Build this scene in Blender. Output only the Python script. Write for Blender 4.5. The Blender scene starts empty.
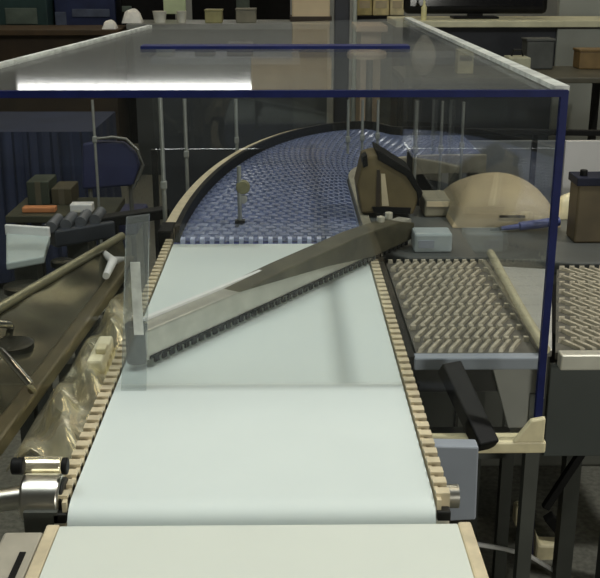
import bpy, bmesh, math, random
from mathutils import Vector, Matrix
random.seed(7)
S = bpy.context.scene
COL = S.collection

# ------------------------------------------------------------------ camera, world, lights, exposure
CAMZ, PITCH, YAW = 1.6, math.radians(18.06), -0.013
cd = bpy.data.cameras.new('camera'); cam = bpy.data.objects.new('camera', cd); COL.objects.link(cam)
cam.location = (0, 0, CAMZ); cam.rotation_euler = (math.pi/2 - PITCH, 0, YAW)
cd.sensor_fit = 'HORIZONTAL'; cd.sensor_width = 36; cd.lens = 60; cd.clip_start = .05; cd.clip_end = 100
S.camera = cam

w = bpy.data.worlds.new('hall_air'); S.world = w; w.use_nodes = True
w.node_tree.nodes['Background'].inputs[0].default_value = (.6, .65, .7, 1)
w.node_tree.nodes['Background'].inputs[1].default_value = .02

def area(name, loc, target, size, power, col):
    l = bpy.data.lights.new(name, 'AREA'); l.shape = 'DISK'; l.size = size; l.energy = power; l.color = col
    o = bpy.data.objects.new(name, l); COL.objects.link(o); o.location = loc
    o.rotation_euler = (Vector(target) - Vector(loc)).to_track_quat('-Z', 'Y').to_euler()
    return o
area('high_bay_lamp', (2.55, 1.6, 4.6), (0.1, 1.6, .9), .20, 82, (1, .99, .93))     # throws the guard's edge shadows on the belt
area('soft_hall_light', (-1.2, 1.2, 5.4), (0, 1.7, .9), 3.0, 98, (.93, 1, .98))
area('back_hall_light', (.8, 7.5, 6.0), (.5, 6.5, 0), 3.0, 36, (1, .96, .86))
area('front_fill_light', (1.7, -1.3, 1.5), (.75, 2.2, .2), 1.0, 30, (1, .98, .88))  # unseen fill added to lift the dark lower right
area('wall_fill_light', (0, 12.5, 5.8), (0, 16, 3.2), 3.0, 90, (1, .98, .93))  # unseen fill added to brighten the back wall mirrored in the roof

S.view_settings.view_transform = 'Standard'; S.view_settings.look = 'None'
S.view_settings.gamma = 1; S.view_settings.use_curve_mapping = False
S.view_settings.exposure = 0.0

# ------------------------------------------------------------------ helpers
def ray(px, py):
    x = (px-300)/1000; y = -(py-289)/1000
    d = (x, math.cos(PITCH)+y*math.sin(PITCH), -math.sin(PITCH)+y*math.cos(PITCH))
    c, s = math.cos(YAW), math.sin(YAW)
    return Vector((c*d[0]-s*d[1], s*d[0]+c*d[1], d[2]))
def PZ(px, py, z=.9):                 # point of the photo on the horizontal plane z
    d = ray(px, py); t = (z-CAMZ)/d.z; return Vector((d.x*t, d.y*t, z))
def PY(px, py, y):                    # point of the photo on the upright plane y
    d = ray(px, py); t = y/d.y; return Vector((d.x*t, y, CAMZ+d.z*t))

MATS = {}
def mat(name, col, rough=.5, metal=0., var=.12, scale=14., bump=0., bscale=40., emit=None, estr=0., spec=.5, detail=3):
    if name in MATS: return MATS[name]
    m = bpy.data.materials.new(name); m.use_nodes = True
    nt = m.node_tree; b = nt.nodes['Principled BSDF']
    b.inputs['Roughness'].default_value = rough; b.inputs['Metallic'].default_value = metal
    b.inputs['Specular IOR Level'].default_value = spec
    tc = nt.nodes.new('ShaderNodeTexCoord')
    n = nt.nodes.new('ShaderNodeTexNoise'); n.inputs['Scale'].default_value = scale; n.inputs['Detail'].default_value = detail
    nt.links.new(tc.outputs['Object'], n.inputs['Vector'])
    r = nt.nodes.new('ShaderNodeValToRGB')
    r.color_ramp.elements[0].position = .3; r.color_ramp.elements[1].position = .7
    r.color_ramp.elements[0].color = (*[c*(1-var) for c in col], 1)
    r.color_ramp.elements[1].color = (*[min(1, c*(1+var)) for c in col], 1)
    nt.links.new(n.outputs['Fac'], r.inputs['Fac']); nt.links.new(r.outputs['Color'], b.inputs['Base Color'])
    if bump:
        n2 = nt.nodes.new('ShaderNodeTexNoise'); n2.inputs['Scale'].default_value = bscale
        nt.links.new(tc.outputs['Object'], n2.inputs['Vector'])
        bp = nt.nodes.new('ShaderNodeBump'); bp.inputs['Strength'].default_value = bump; bp.inputs['Distance'].default_value = .02
        nt.links.new(n2.outputs['Fac'], bp.inputs['Height']); nt.links.new(bp.outputs['Normal'], b.inputs['Normal'])
    if emit:
        b.inputs['Emission Color'].default_value = (*emit, 1); b.inputs['Emission Strength'].default_value = estr
    MATS[name] = m; return m

def acrylic(name, tint, gloss=1.0, haze=0.0, rough=.02, gain=.7):
    m = bpy.data.materials.new(name); m.use_nodes = True; nt = m.node_tree
    nt.nodes.remove(nt.nodes['Principled BSDF'])
    out = nt.nodes['Material Output']
    tr = nt.nodes.new('ShaderNodeBsdfTransparent'); tr.inputs[0].default_value = (*tint, 1)
    gl = nt.nodes.new('ShaderNodeBsdfGlossy'); gl.inputs['Roughness'].default_value = rough
    gl.inputs['Color'].default_value = (gloss, gloss, gloss, 1)
    lw = nt.nodes.new('ShaderNodeLayerWeight'); lw.inputs['Blend'].default_value = .5
    pw = nt.nodes.new('ShaderNodeMath'); pw.operation = 'POWER'; pw.inputs[1].default_value = 5
    ma = nt.nodes.new('ShaderNodeMath'); ma.operation = 'MULTIPLY_ADD'; ma.inputs[1].default_value = gain; ma.inputs[2].default_value = .025
    nt.links.new(lw.outputs['Facing'], pw.inputs[0]); nt.links.new(pw.outputs[0], ma.inputs[0])
    mx = nt.nodes.new('ShaderNodeMixShader'); nt.links.new(ma.outputs[0], mx.inputs[0])
    base = tr
    if haze:
        df = nt.nodes.new('ShaderNodeBsdfDiffuse'); df.inputs[0].default_value = (.75, .8, .8, 1)
        m2 = nt.nodes.new('ShaderNodeMixShader'); m2.inputs[0].default_value = haze
        nt.links.new(tr.outputs[0], m2.inputs[1]); nt.links.new(df.outputs[0], m2.inputs[2]); base = m2
    nt.links.new(base.outputs[0], mx.inputs[1]); nt.links.new(gl.outputs[0], mx.inputs[2])
    nt.links.new(mx.outputs[0], out.inputs['Surface'])
    MATS[name] = m; return m

class MB:
    def __init__(s): s.bm = bmesh.new(); s.smooth = False
    def box(s, a, b, rot=None, piv=None):
        a = Vector(a); b = Vector(b); c = (a+b)/2; h = (b-a)/2
        vs = []
        for z in (-1, 1):
            for (x, y) in ((-1, -1), (1, -1), (1, 1), (-1, 1)):
                p = Vector((x*h.x, y*h.y, z*h.z))
                if rot is not None: p = rot @ p
                vs.append(s.bm.verts.new(c+p))
        for f in ((3, 2, 1, 0), (4, 5, 6, 7), (0, 1, 5, 4), (1, 2, 6, 5), (2, 3, 7, 6), (3, 0, 4, 7)):
            s.bm.faces.new([vs[i] for i in f])
        return s
    def prism(s, pts, vec):
        vec = Vector(vec); A = [s.bm.verts.new(Vector(p)) for p in pts]; B = [s.bm.verts.new(Vector(p)+vec) for p in pts]
        n = len(pts)
        s.bm.faces.new(A[::-1]); s.bm.faces.new(B)
        for i in range(n): s.bm.faces.new([A[i], A[(i+1) % n], B[(i+1) % n], B[i]])
        return s
    def tube(s, pts, r, seg=10, closed=False):
        pts = [Vector(p) for p in pts]; n = len(pts); rings = []
        rr = r if isinstance(r, (list, tuple)) else [r]*n
        for i, p in enumerate(pts):
            t = (pts[min(i+1, n-1)] - pts[max(i-1, 0)]).normalized()
            up = Vector((0, 0, 1)) if abs(t.z) < .9 else Vector((0, 1, 0))
            u = t.cross(up).normalized(); v = u.cross(t).normalized()
            rings.append([s.bm.verts.new(p + (u*math.cos(2*math.pi*k/seg) + v*math.sin(2*math.pi*k/seg))*rr[i]) for k in range(seg)])
        for i in range(n-1):
            for k in range(seg):
                s.bm.faces.new([rings[i][k], rings[i][(k+1) % seg], rings[i+1][(k+1) % seg], rings[i+1][k]])
        s.bm.faces.new(rings[0][::-1]); s.bm.faces.new(rings[-1])
        s.smooth = True
        return s
    def bar(s, p, q, wd, ht):        # rectangular bar between two points (centre line)
        p = Vector(p); q = Vector(q); t = (q-p).normalized()
        up = Vector((0, 0, 1)) if abs(t.z) < .95 else Vector((0, 1, 0))
        u = t.cross(up).normalized(); v = u.cross(t).normalized()
        s.prism([p+u*wd/2-v*ht/2, p+u*wd/2+v*ht/2, p-u*wd/2+v*ht/2, p-u*wd/2-v*ht/2], q-p)
        return s
    def sweep(s, path, prof):        # profile [(side, z)] swept along a plan path, side = left of travel
        rings = []; n = len(path)
        for i, p in enumerate(path):
            a = Vector(path[max(i-1, 0)]); b = Vector(path[min(i+1, n-1)]); t = (b-a); t.z = 0; t.normalize()
            l = Vector((-t.y, t.x, 0))
            rings.append([s.bm.verts.new(Vector(p)+l*o+Vector((0, 0, z))) for (o, z) in prof])
        m = len(prof)
        for i in range(n-1):
            for k in range(m): s.bm.faces.new([rings[i][k], rings[i][(k+1) % m], rings[i+1][(k+1) % m], rings[i+1][k]])
        s.bm.faces.new(rings[0][::-1]); s.bm.faces.new(rings[-1])
        return s
    def lathe(s, base, prof, seg=24):
        base = Vector(base); rings = []
        for (r, z) in prof:
            rings.append([s.bm.verts.new(base+Vector((r*math.cos(2*math.pi*k/seg), r*math.sin(2*math.pi*k/seg), z))) for k in range(seg)])
        for i in range(len(prof)-1):
            for k in range(seg): s.bm.faces.new([rings[i][k], rings[i][(k+1) % seg], rings[i+1][(k+1) % seg], rings[i+1][k]])
        s.bm.faces.new(rings[0][::-1]); s.bm.faces.new(rings[-1]); s.smooth = True
        return s
    def build(s, name, m, parent=None, bevel=0., label=None):
        bmesh.ops.recalc_face_normals(s.bm, faces=s.bm.faces[:])
        off = Vector((0, 0, 0)); p = parent
        while p is not None: off += p.location; p = p.parent
        for v in s.bm.verts: v.co -= off
        me = bpy.data.meshes.new(name); s.bm.to_mesh(me); s.bm.free()
        me.materials.append(m)
        o = bpy.data.objects.new(name, me); COL.objects.link(o); o.parent = parent
        if s.smooth:
            for f in me.polygons: f.use_smooth = True
            me.set_sharp_from_angle(angle=math.radians(40))
        if bevel:
            b = o.modifiers.new('bevel', 'BEVEL'); b.width = bevel; b.segments = 2; b.limit_method = 'ANGLE'
        if label: o['label'] = label
        return o
def BX(a, b): return MB().box(a, b)

def tag(o, label=None, cat=None, group=None, kind=None):
    if label: o['label'] = label
    if cat: o['category'] = cat
    if group: o['group'] = group
    if kind: o['kind'] = kind
    return o
def thing(name, loc, label, cat, group=None):
    o = bpy.data.objects.new(name, None); COL.objects.link(o); o.location = Vector(loc); o.empty_display_size = .1
    return tag(o, label, cat, group)
def copy_tree(o, loc=None, label=None):
    def rec(a, parent):
        c = a.copy(); COL.objects.link(c); c.parent = parent
        for ch in [x for x in kids if x.parent == a]: rec(ch, c)
        return c
    kids = list(o.children_recursive)
    c = rec(o, None)
    if loc is not None: c.location = Vector(loc)
    if label: c['label'] = label
    return c

# ------------------------------------------------------------------ materials
BELT = mat('white_belt_fabric', (.70, .77, .745), .55, 0, .02, 5)
BELT2 = mat('ivory_belt_fabric', (.72, .76, .69), .6, 0, .02, 5)
BLUE = mat('blue_plastic_links', (.17, .20, .325), .24, 0, .25, 60)
BLUED = mat('deep_blue_plastic', (.03, .05, .25), .3, 0, .2, 60)
GREYB = mat('worn_grey_plastic', (.10, .095, .08), .4, 0, .3, 40)
GREYL = mat('pale_grey_link', (.42, .38, .29), .35, 0, .25, 50)
TAN = mat('tan_plastic_rail', (.62, .53, .36), .45, 0, .15, 30)
STEEL = mat('satin_steel', (.62, .60, .54), .3, 1, .1, 30)
SHINY = mat('polished_steel', (.97, .87, .62), .2, .75, .10, 20, bump=.9, bscale=8)
OLIVE = mat('dark_steel_sheet', (.13, .125, .085), .22, .75, .75, 5, bump=.12, bscale=7)
DARK = mat('black_steel', (.018, .018, .017), .5, 0, .2, 20, spec=.2)
CHAR = mat('charcoal_paint', (.075, .08, .07), .5, 0, .15, 8)
GREYP = mat('blue_grey_paint', (.30, .33, .38), .45, 0, .08, 8)
GREY = mat('grey_paint', (.32, .32, .29), .5, 0, .1, 8)
CREAM = mat('cream_paint', (.78, .70, .45), .4, 0, .12, 30)
WHITE = mat('white_plastic', (.8, .8, .78), .4, 0, .05, 20)
TRIM = mat('blue_edge_trim', (.012, .018, .095), .5, 0, .15, 30, spec=.15)
KRAFT = mat('brown_carton_board', (.14, .105, .045), .6, 0, .2, 14)
KRAFTL = mat('pale_tape', (.62, .52, .34), .4, 0, .08, 20)
BEIGE = mat('beige_wrapping', (.56, .45, .28), .55, 0, .12, 8, bump=.3, bscale=12)
BLACKP = mat('black_plastic', (.008, .008, .008), .55, 0, .2, 20, spec=.15)
GOLD = mat('yellow_carton', (.75, .60, .28), .6, 0, .25, 10)
NAVY = mat('navy_panel', (.02, .03, .09), .5, 0, .3, 5)
TEAL = mat('dark_teal_panel', (.02, .05, .05), .5, 0, .3, 5)
BROWN = mat('dark_brown_board', (.035, .022, .011), .5, 0, .3, 6)
CLEAR = acrylic('clear_acrylic', (.955, .965, .965), 1, .003, .02, .55)
ROOFA = acrylic('clear_roof_acrylic', (.95, .96, .96), 1, .03, .045, .5)
STRIPA = acrylic('hazy_acrylic', (.84, .86, .86), 1, .13)

# ------------------------------------------------------------------ setting
def struct(name, mb, m): return tag(mb.build(name, m), kind='structure')
CARPET = mat('dark_carpet', (.14, .14, .115), .9, 0, .3, 60)
WALLM = mat('dim_hall_wall', (.30, .31, .29), .8, 0, .12, 1.2)
WALLG = mat('grey_hall_wall', (.22, .23, .21), .8, 0, .1, 1.5)
struct('floor', BX((-9, -5, -.1), (9, 16, 0)), CARPET)
struct('ceiling', BX((-9, -5, 6.5), (9, 16, 6.6)), WALLM)
struct('wall_back', BX((-9.1, 16, 0), (9.1, 16.1, 6.5)), WALLM)
struct('wall_left', BX((-9.1, -5, 0), (-9, 16, 6.5)), WALLM)
struct('wall_right', BX((9, -5, 0), (9.1, 16, 6.5)), WALLM)
struct('wall_front', BX((-9, -5.1, 0), (9, -5, 6.5)), WALLM)

# ------------------------------------------------------------------ main white conveyor
XL, XR = -.299, .200
def flat_belt(x0, x1, y0, y1, z, r):
    mb = MB(); prof = []
    n = 8
    for k in range(n+1):
        a = math.pi/2 + math.pi*k/n; prof.append((y0+r+r*math.cos(a), z-r+r*math.sin(a)))
    for k in range(n+1):
        a = -math.pi/2 + math.pi*k/n; prof.append((y1-r+r*math.cos(a), z-r+r*math.sin(a)))
    mb.prism([(x0, y, zz) for (y, zz) in prof], (x1-x0, 0, 0)); mb.smooth = True
    return mb
mc = thing('belt_conveyor', (-.05, 1.85, 0), 'long white belt conveyor running away under the acrylic guard', 'conveyor')
flat_belt(XL, XR, 1.184, 2.565, .9, .040).build('belt', BELT, mc)
for x, sgn in ((XL, -1), (XR, 1)):
    # rail body: an inner tan lip, an outer wall, small dark-gapped links on top
    a, b = sorted((x+sgn*.003, x+sgn*.022))
    rail = BX((a, 1.20, .78), (b, 2.56, .888)).build('side_rail', DARK, mc, .002)
    ch = MB()
    y = 1.215
    while y < 2.55:
        ch.box((a, y, .886), (b, y+.017, .908)); y += .030
    lo, hi = (a, a+.006) if sgn > 0 else (b-.006, b)
    ch.box((lo, 1.205, .888), (hi, 2.56, .903))
    ch.build('edge_chain', TAN, rail)
MB().tube([(XL-.02, 1.226, .860), (XR+.02, 1.226, .860)], .030, 20).build('nose_roller', STEEL, mc)
BX((XL+.01, 1.24, .80), (XR-.01, 2.54, .838)).build('slider_bed', CHAR, mc)
for x in (-.28, .18):
    for yy in (1.34, 2.45):
        BX((x-.02, yy-.02, 0), (x+.02, yy+.02, .80)).build('leg', CHAR, mc)
# right end bearing and cover plate below it
MB().tube([PY(438, 496, 1.25), PY(458, 496, 1.25)], .017, 14).build('bearing', STEEL, mc, label='grey steel end bearing on the right of the belt nose')
a = PY(432, 446, 1.47); b = PY(479, 447, 1.47); c = PY(476, 520, 1.47); d = PY(436, 522, 1.47)
MB().prism([a, b, c, d], (0, .03, 0)).build('cover_plate', GREYP, mc, .003, label='blue-grey cover plate below the right rail')

# gear motor roller on the left of the belt nose
gm = thing('gear_motor', PY(43, 522, 1.24), 'round grey steel drive motor at the near left corner of the long white belt', 'motor')
cA, cB = PY(24, 497, 1.24), PY(63, 497, 1.24)
MB().tube([cA, cB], .033, 28).build('motor_body', STEEL, gm, .004)
MB().tube([cB, PY(66, 497, 1.24)], .028, 24).build('end_cap', DARK, gm, .002)
MB().tube([PY(-12, 502, 1.24), cA], .016, 16).build('shaft', STEEL, gm)
MB().tube([PY(24, 466, 1.28), PY(62, 466, 1.28)], .014, 16).build('clamp', SHINY, gm, .002)
MB().tube([PY(12, 466, 1.24), PY(24, 466, 1.24)], .012, 14).build('clamp_knob', BLACKP, gm, .002)
MB().tube([PY(62, 466, 1.24), PY(68, 466, 1.24)], .012, 14).build('clamp_knob', BLACKP, gm, .002)
BX(PY(28, 520, 1.22)+Vector((0, -.02, -.10)), PY(60, 505, 1.22)+Vector((0, .05, 0))).build('mounting_bracket', CHAR, gm)

# ------------------------------------------------------------------ near conveyor (foreground)
nc = thing('belt_conveyor', (-.03, .9, 0), 'ivory belt conveyor in the foreground, its far end meeting the long white belt', 'conveyor')
flat_belt(-.298, .221, .45, 1.163, .902, .022).build('belt', BELT2, nc)
for x, sgn in ((-.298, -1), (.221, 1)):
    a, b = sorted((x+sgn*.002, x+sgn*.020))
    BX((a, .45, .80), (b, 1.158, .899)).build('side_rail', TAN, nc, .003)
BX((-.29, .50, .81), (.21, 1.12, .855)).build('slider_bed', CHAR, nc)
br = BX((-.372, .86, .80), (-.320, 1.15, .893)).build('corner_bracket', mat('greige_paint', (.40, .37, .30), .45, 0, .12, 20), nc, .004, 'grey-tan bracket block on the left rail')
BX((-.339, 1.03, .8932), (-.331, 1.10, .8945)).build('adjuster_slot', BLACKP, br)
MB().tube([(-.348, .98, .893), (-.348, .98, .899)], .009, 12).build('bolt', STEEL, br)
for x in (-.28, .20):
    for yy in (.6, 1.07):
        BX((x-.018, yy-.018, 0), (x+.018, yy+.018, .80)).build('leg', CHAR, nc)

# ------------------------------------------------------------------ blue curved conveyor
outer, inner = [], []
N = 54
for i in range(N+1):
    t = i/N
    if t < .78:
        a = (t/.78)*math.pi/2
        outer.append(Vector((.36-.66*math.cos(a), 2.60+1.87*math.sin(a), .9)))
    else:
        s = (t-.78)/.22; e = min(1, s/.3)
        outer.append(Vector((.36+.40*s, 4.47-.17*(e*e*(3-2*e)), .9)))
    if t < .40: inner.append(Vector((.205, 2.60+.75*(t/.40), .9)))
    elif t < .78:
        a = (t-.40)/.38*math.pi/2
        inner.append(Vector((.205+.42*(1-math.cos(a)), 3.35+.42*math.sin(a), .9)))
    else: inner.append(Vector((.625+.13*(t-.78)/.22, 3.77, .9)))
cc = thing('curved_conveyor', (.0, 3.4, 0), 'blue plastic link conveyor curving away to the right behind the long white belt', 'conveyor')
mb = MB()
J = 12
bedv = [[mb.bm.verts.new(outer[i].lerp(inner[i], j/J)+Vector((0, 0, -.012))) for j in range(J+1)] for i in range(N+1)]
bedw = [[mb.bm.verts.new(outer[i].lerp(inner[i], j/J)+Vector((0, 0, -.030))) for j in (0, J)] for i in range(N+1)]
for i in range(N):
    for j in range(J): mb.bm.faces.new([bedv[i][j], bedv[i][j+1], bedv[i+1][j+1], bedv[i+1][j]])
    mb.bm.faces.new([bedw[i][0], bedw[i][1], bedw[i+1][1], bedw[i+1][0]])
    mb.bm.faces.new([bedv[i][0], bedw[i][0], bedw[i+1][0], bedv[i+1][0]])
    mb.bm.faces.new([bedv[i][J], bedw[i][1], bedw[i+1][1], bedv[i+1][J]])
def cell(mb, q, h, ins):   # raised block on a quad, inset towards its centre
    c = sum(q, Vector())/4
    lo = [c+(p-c)*ins for p in q]; hi = [c+(p-c)*ins*.82+Vector((0, 0, h)) for p in q]
    A = [mb.bm.verts.new(p) for p in lo]; B = [mb.bm.verts.new(p) for p in hi]
    mb.bm.faces.new(B)
    for k in range(4): mb.bm.faces.new([A[k], A[(k+1) % 4], B[(k+1) % 4], B[k]])
M2 = 80
def lerp_path(path, t):
    f = t*(len(path)-1); i = min(int(f), len(path)-2); return path[i].lerp(path[i+1], f-i)
for i in range(M2):
    t0, t1 = i/M2, (i+1)/M2; sh = .5*(i % 2)
    for j in range(13):
        u0, u1 = (j-.5+sh)/13, (j+.5+sh)/13
        u0, u1 = max(0.005, u0), min(.995, u1)
        if u1-u0 < .03: continue
        q = [lerp_path(outer, t).lerp(lerp_path(inner, t), u)+Vector((0, 0, -.0122)) for (t, u) in ((t0, u0), (t0, u1), (t1, u1), (t1, u0))]
        cell(mb, q, .0075, .84)
mb.build('belt', BLUE, cc)
mb = MB()
for k in range(19):
    x = XL+.014+k*.026; mb.box((x, 2.572, .884), (x+.011, 2.598, .901))
mb.build('transfer_comb', mat('pale_blue_plastic', (.50, .55, .75), .4, 0, .1, 30), cc)
BX((XL-.01, 2.567, .86), (XR+.01, 2.602, .885)).build('transfer_bar', BLUED, cc)
MB().sweep([p+Vector((0, 0, 0)) for p in outer], [(.004, -.06), (.036, -.06), (.036, .022), (.004, .022)]).build('outer_rail', TAN, cc, .003, 'tan rail round the outside of the curve')
MB().sweep(outer, [(-.012, -.028), (.003, -.028), (.003, .030), (-.012, .030)]).build('wear_strip', BLACKP, cc, 0, 'black lip along the inside of the rail')
MB().sweep(inner, [(-.030, -.06), (-.003, -.06), (-.003, .010), (-.030, .010)]).build('inner_rail', mat('dull_tan_rail', (.27, .25, .19), .45, 0, .2, 20), cc, .003)
BX((XL-.045, 2.569, .84), (XL-.006, 2.67, .925)).build('joint_block', BLACKP, cc, .004, 'black block joining the tan rail to the white belt')
for p in ((-.30, 2.75), (.22, 2.75), (-.12, 3.95), (.24, 3.5), (.55, 4.32), (.72, 4.25), (.72, 3.82)):
    BX((p[0]-.02, p[1]-.02, 0), (p[0]+.02, p[1]+.02, .86)).build('leg', CHAR, cc)

# ------------------------------------------------------------------ grey plastic link conveyors on the right
def link_belt(root, nl, nr, fr, fl, rows, cols, lean, z):
    def B(u, v): return nl.lerp(nr, u).lerp(fl.lerp(fr, u), v)
    bed = MB(); bed.prism([Vector((p.x, p.y, z-.009)) for p in (nl, nr, fr, fl)], (0, 0, -.014))
    belt = bed.build('belt', GREYB, root)
    mb = MB()
    for r in range(rows):
        for c in range(-1, cols+1):
            u0 = (c+.12)/cols; u1 = (c+.56)/cols; s = lean/cols
            v0, v1 = (r+.04)/rows, (r+.90)/rows
            qs = [(u0, v0), (u1, v0), (u1+s, v1), (u0+s, v1)]
            if min(q[0] for q in qs) < 0 or max(q[0] for q in qs) > 1: continue
            q = [B(*k) for k in qs]
            for p in q: p.z = z-.0092
            cell(mb, q, .0075, 1.0)
        # hinge knuckles across the row
        for c in range(cols):
            q = [B((c+.2)/cols, (r+.86)/rows), B((c+.8)/cols, (r+.86)/rows), B((c+.8)/cols, (r+1.02)/rows), B((c+.2)/cols, (r+1.02)/rows)]
            for p in q: p.z = z-.0092
            cell(mb, q, .0095, 1.0)
    mb.build('belt_links', GREYL, belt, 0, 'pale slanted links of the belt surface')
    return B
V = Vector
gc = thing('belt_conveyor', (.37, 2.05, 0), 'worn grey link belt conveyor branching off beside the long white belt', 'conveyor')
nl, nr, fr, fl = V((.245, 1.775, .9)), V((.478, 1.775, .9)), V((.490, 2.38, .9)), V((.245, 2.38, .9))
link_belt(gc, nl, nr, fr, fl, 9, 12, 1.5, .9)
BX((.238, 1.745, .868), (.486, 1.772, .893)).build('nose_bar', GREYP, gc, .003, 'grey bar across the near end')
BX((.226, 1.75, .80), (.240, 2.38, .895)).build('side_rail', DARK, gc, .002)
MB().tube([(.486, 1.755, .905), (.489, 2.0, .912), (.498, 2.2, .912), (.508, 2.40, .910)], .010, 12).build('guide_rail', mat('bright_brass_steel', (.95, .86, .58), .25, .35, .06, 20), gc, 0, 'bright rounded guide rail along the right edge')
BX((.483, 1.76, .80), (.494, 2.38, .898)).build('side_rail', STEEL, gc, .002)
BX((.25, 1.80, .80), (.475, 2.36, .86)).build('under_tray', DARK, gc)
for x in (.235, .487):
    for yy in (1.80, 2.34): BX((x-.014, yy-.014, 0), (x+.014, yy+.014, .80)).build('leg', CHAR, gc)
MB().prism([PY(492, 366, 1.79), PY(543, 366, 1.79), PY(540, 428, 1.79), PY(508, 428, 1.79)], (0, .012, 0)).build('end_plate', GREY, gc, .002)
BX((.25, 1.90, .60), (.47, 1.93, .66)).build('cross_member', CHAR, gc)

g2 = thing('belt_conveyor', (.75, 2.0, 0), 'second grey link belt conveyor outside the guard, beyond its blue upright edge', 'conveyor')
nl, nr, fr, fl = V((.512, 1.775, .9)), V((.86, 1.775, .9)), V((1.02, 2.32, .9)), V((.655, 2.32, .9))
link_belt(g2, nl, nr, fr, fl, 9, 15, -1.8, .9)
BX((.515, 1.745, .866), (.862, 1.772, .898)).build('nose_bar', mat('pale_steel_bar', (.75, .74, .66), .3, .6, .08, 20), g2, .003, 'pale bar across the near end')
BX((.505, 1.775, .67), (.87, 1.79, .865)).build('end_plate', mat('green_grey_paint', (.06, .07, .066), .5, 0, .1, 6), g2, .002, 'dark green-grey plate under the near end')
BX((.56, 1.85, .80), (.85, 2.30, .86)).build('under_tray', DARK, g2)
for (x, yy) in ((.68, 1.83), (.84, 1.83), (.72, 2.27), (.98, 2.27)):
    BX((x-.02, yy-.02, 0), (x+.02, yy+.02, .82)).build('leg', CHAR, g2)
MB().bar(PY(582, 452, 1.86), PY(545, 508, 1.86), .016, .016).build('diagonal_brace', BLACKP, g2, .002, 'thin black diagonal strut')

gap = thing('filler_plate', (.53, 2.1, 0), 'plain grey wedge-shaped plate between the two grey link belts', 'plate')
MB().prism([V((.497, 1.80, .885)), V((.512, 1.80, .885)), V((.648, 2.34, .885)), V((.512, 2.37, .885))], (0, 0, -.012)).build('top_sheet', mat('lilac_grey_sheet', (.50, .49, .46), .3, 0, .15, 8), gap)
BX((.545, 2.28, 0), (.575, 2.31, .873)).build('leg', CHAR, gap)

# dark transfer deck behind both grey belts
dk = thing('transfer_deck', (.75, 2.55, 0), 'dark grey flat deck crossing behind both grey link belts', 'deck')
pts = [(.235, 2.45), (.30, 2.39), (.52, 2.385), (.70, 2.34), (1.25, 2.33), (1.25, 2.95), (.235, 2.95)]
MB().prism([V((x, y, .902)) for (x, y) in pts], (0, 0, -.035)).build('deck_plate', mat('dark_rubber_sheet', (.085, .09, .085), .42, 0, .2, 8), dk, .004)
for (x, yy) in ((.30, 2.50), (1.2, 2.45), (.30, 2.9), (1.2, 2.9)):
    BX((x-.02, yy-.02, 0), (x+.02, yy+.02, .867)).build('leg', CHAR, dk)

# ------------------------------------------------------------------ diverter arm
A = PZ(146, 362, .916); B = PZ(411, 240, .916); L = (B-A).length; dd = (B-A)/L; nn = V((-dd.y, dd.x, 0))
dv = thing('diverter_arm', A, 'grey steel diverter bar lying slantwise across the long white belt', 'diverter')
def along(t, side, z): return A+dd*(L*t)+nn*side+V((0, 0, z))
MB().prism([along(0, 0, 0), along(0, 0, .058), along(0, .040, .058), along(0, .040, 0)], dd*L).build('bar', mat('brushed_grey_steel', (.50, .49, .43), .32, .55, .1, 30), dv, .003)
mb = MB()
for k in range(46):
    t0 = .02+k*.021
    if t0+.012 > 1: break
    mb.prism([along(t0, -.004, -.006), along(t0, -.004, .008), along(t0, 0, .008), along(t0, 0, -.006)], dd*(L*.012))
mb.prism([along(.01, -.002, .002), along(.01, -.002, .008), along(.01, 0, .008), along(.01, 0, .002)], dd*(L*.97))
mb.build('toothed_strip', BLACKP, dv, 0, 'dark toothed strip along the lower edge')
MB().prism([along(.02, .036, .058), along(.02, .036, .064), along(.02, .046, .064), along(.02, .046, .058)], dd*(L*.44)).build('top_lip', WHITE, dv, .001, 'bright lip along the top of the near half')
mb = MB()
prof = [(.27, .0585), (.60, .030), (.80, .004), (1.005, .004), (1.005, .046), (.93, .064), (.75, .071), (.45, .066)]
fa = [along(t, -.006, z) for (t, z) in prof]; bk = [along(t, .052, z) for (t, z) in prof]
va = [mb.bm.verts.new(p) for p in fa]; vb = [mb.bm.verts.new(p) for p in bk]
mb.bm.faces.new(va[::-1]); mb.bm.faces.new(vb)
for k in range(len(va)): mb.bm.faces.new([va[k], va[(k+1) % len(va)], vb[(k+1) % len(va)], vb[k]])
mb.build('arm_cover_shade', mat('bronze_and_shade', (.075, .068, .042), .5, .2, .35, 20, spec=.3), dv, .003, 'dark bronze cover on the far half of the bar, its front standing for shade')  # dark cover, also drawn down the front face as its shade
MB().tube([along(0, .02, -.004), along(0, .02, .070)], .020, 16).build('pivot', DARK, dv, .002)
for t, s in ((.90, .035), (.95, .04)):
    MB().tube([along(t, s, .062), along(t, s, .078)], .010, 10).build('bolt', mat('pale_zinc', (.75, .72, .6), .35, .4, .1, 40), dv)

sb = thing('sensor_box', PZ(433, 252, .905), 'small pale blue-grey box at the far end of the diverter bar', 'box')
p0 = PZ(414, 253, .902); p1 = PZ(452, 253, .902)
BX((p0.x, p0.y, .902), (p1.x, p0.y+.07, .952)).build('housing', mat('pale_blue_grey', (.38, .43, .44), .4, 0, .1, 20), sb, .006)
BX((p0.x+.01, p0.y-.003, .915), (p0.x+.05, p0.y, .935)).build('label_plate', GREYP, sb)

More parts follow.
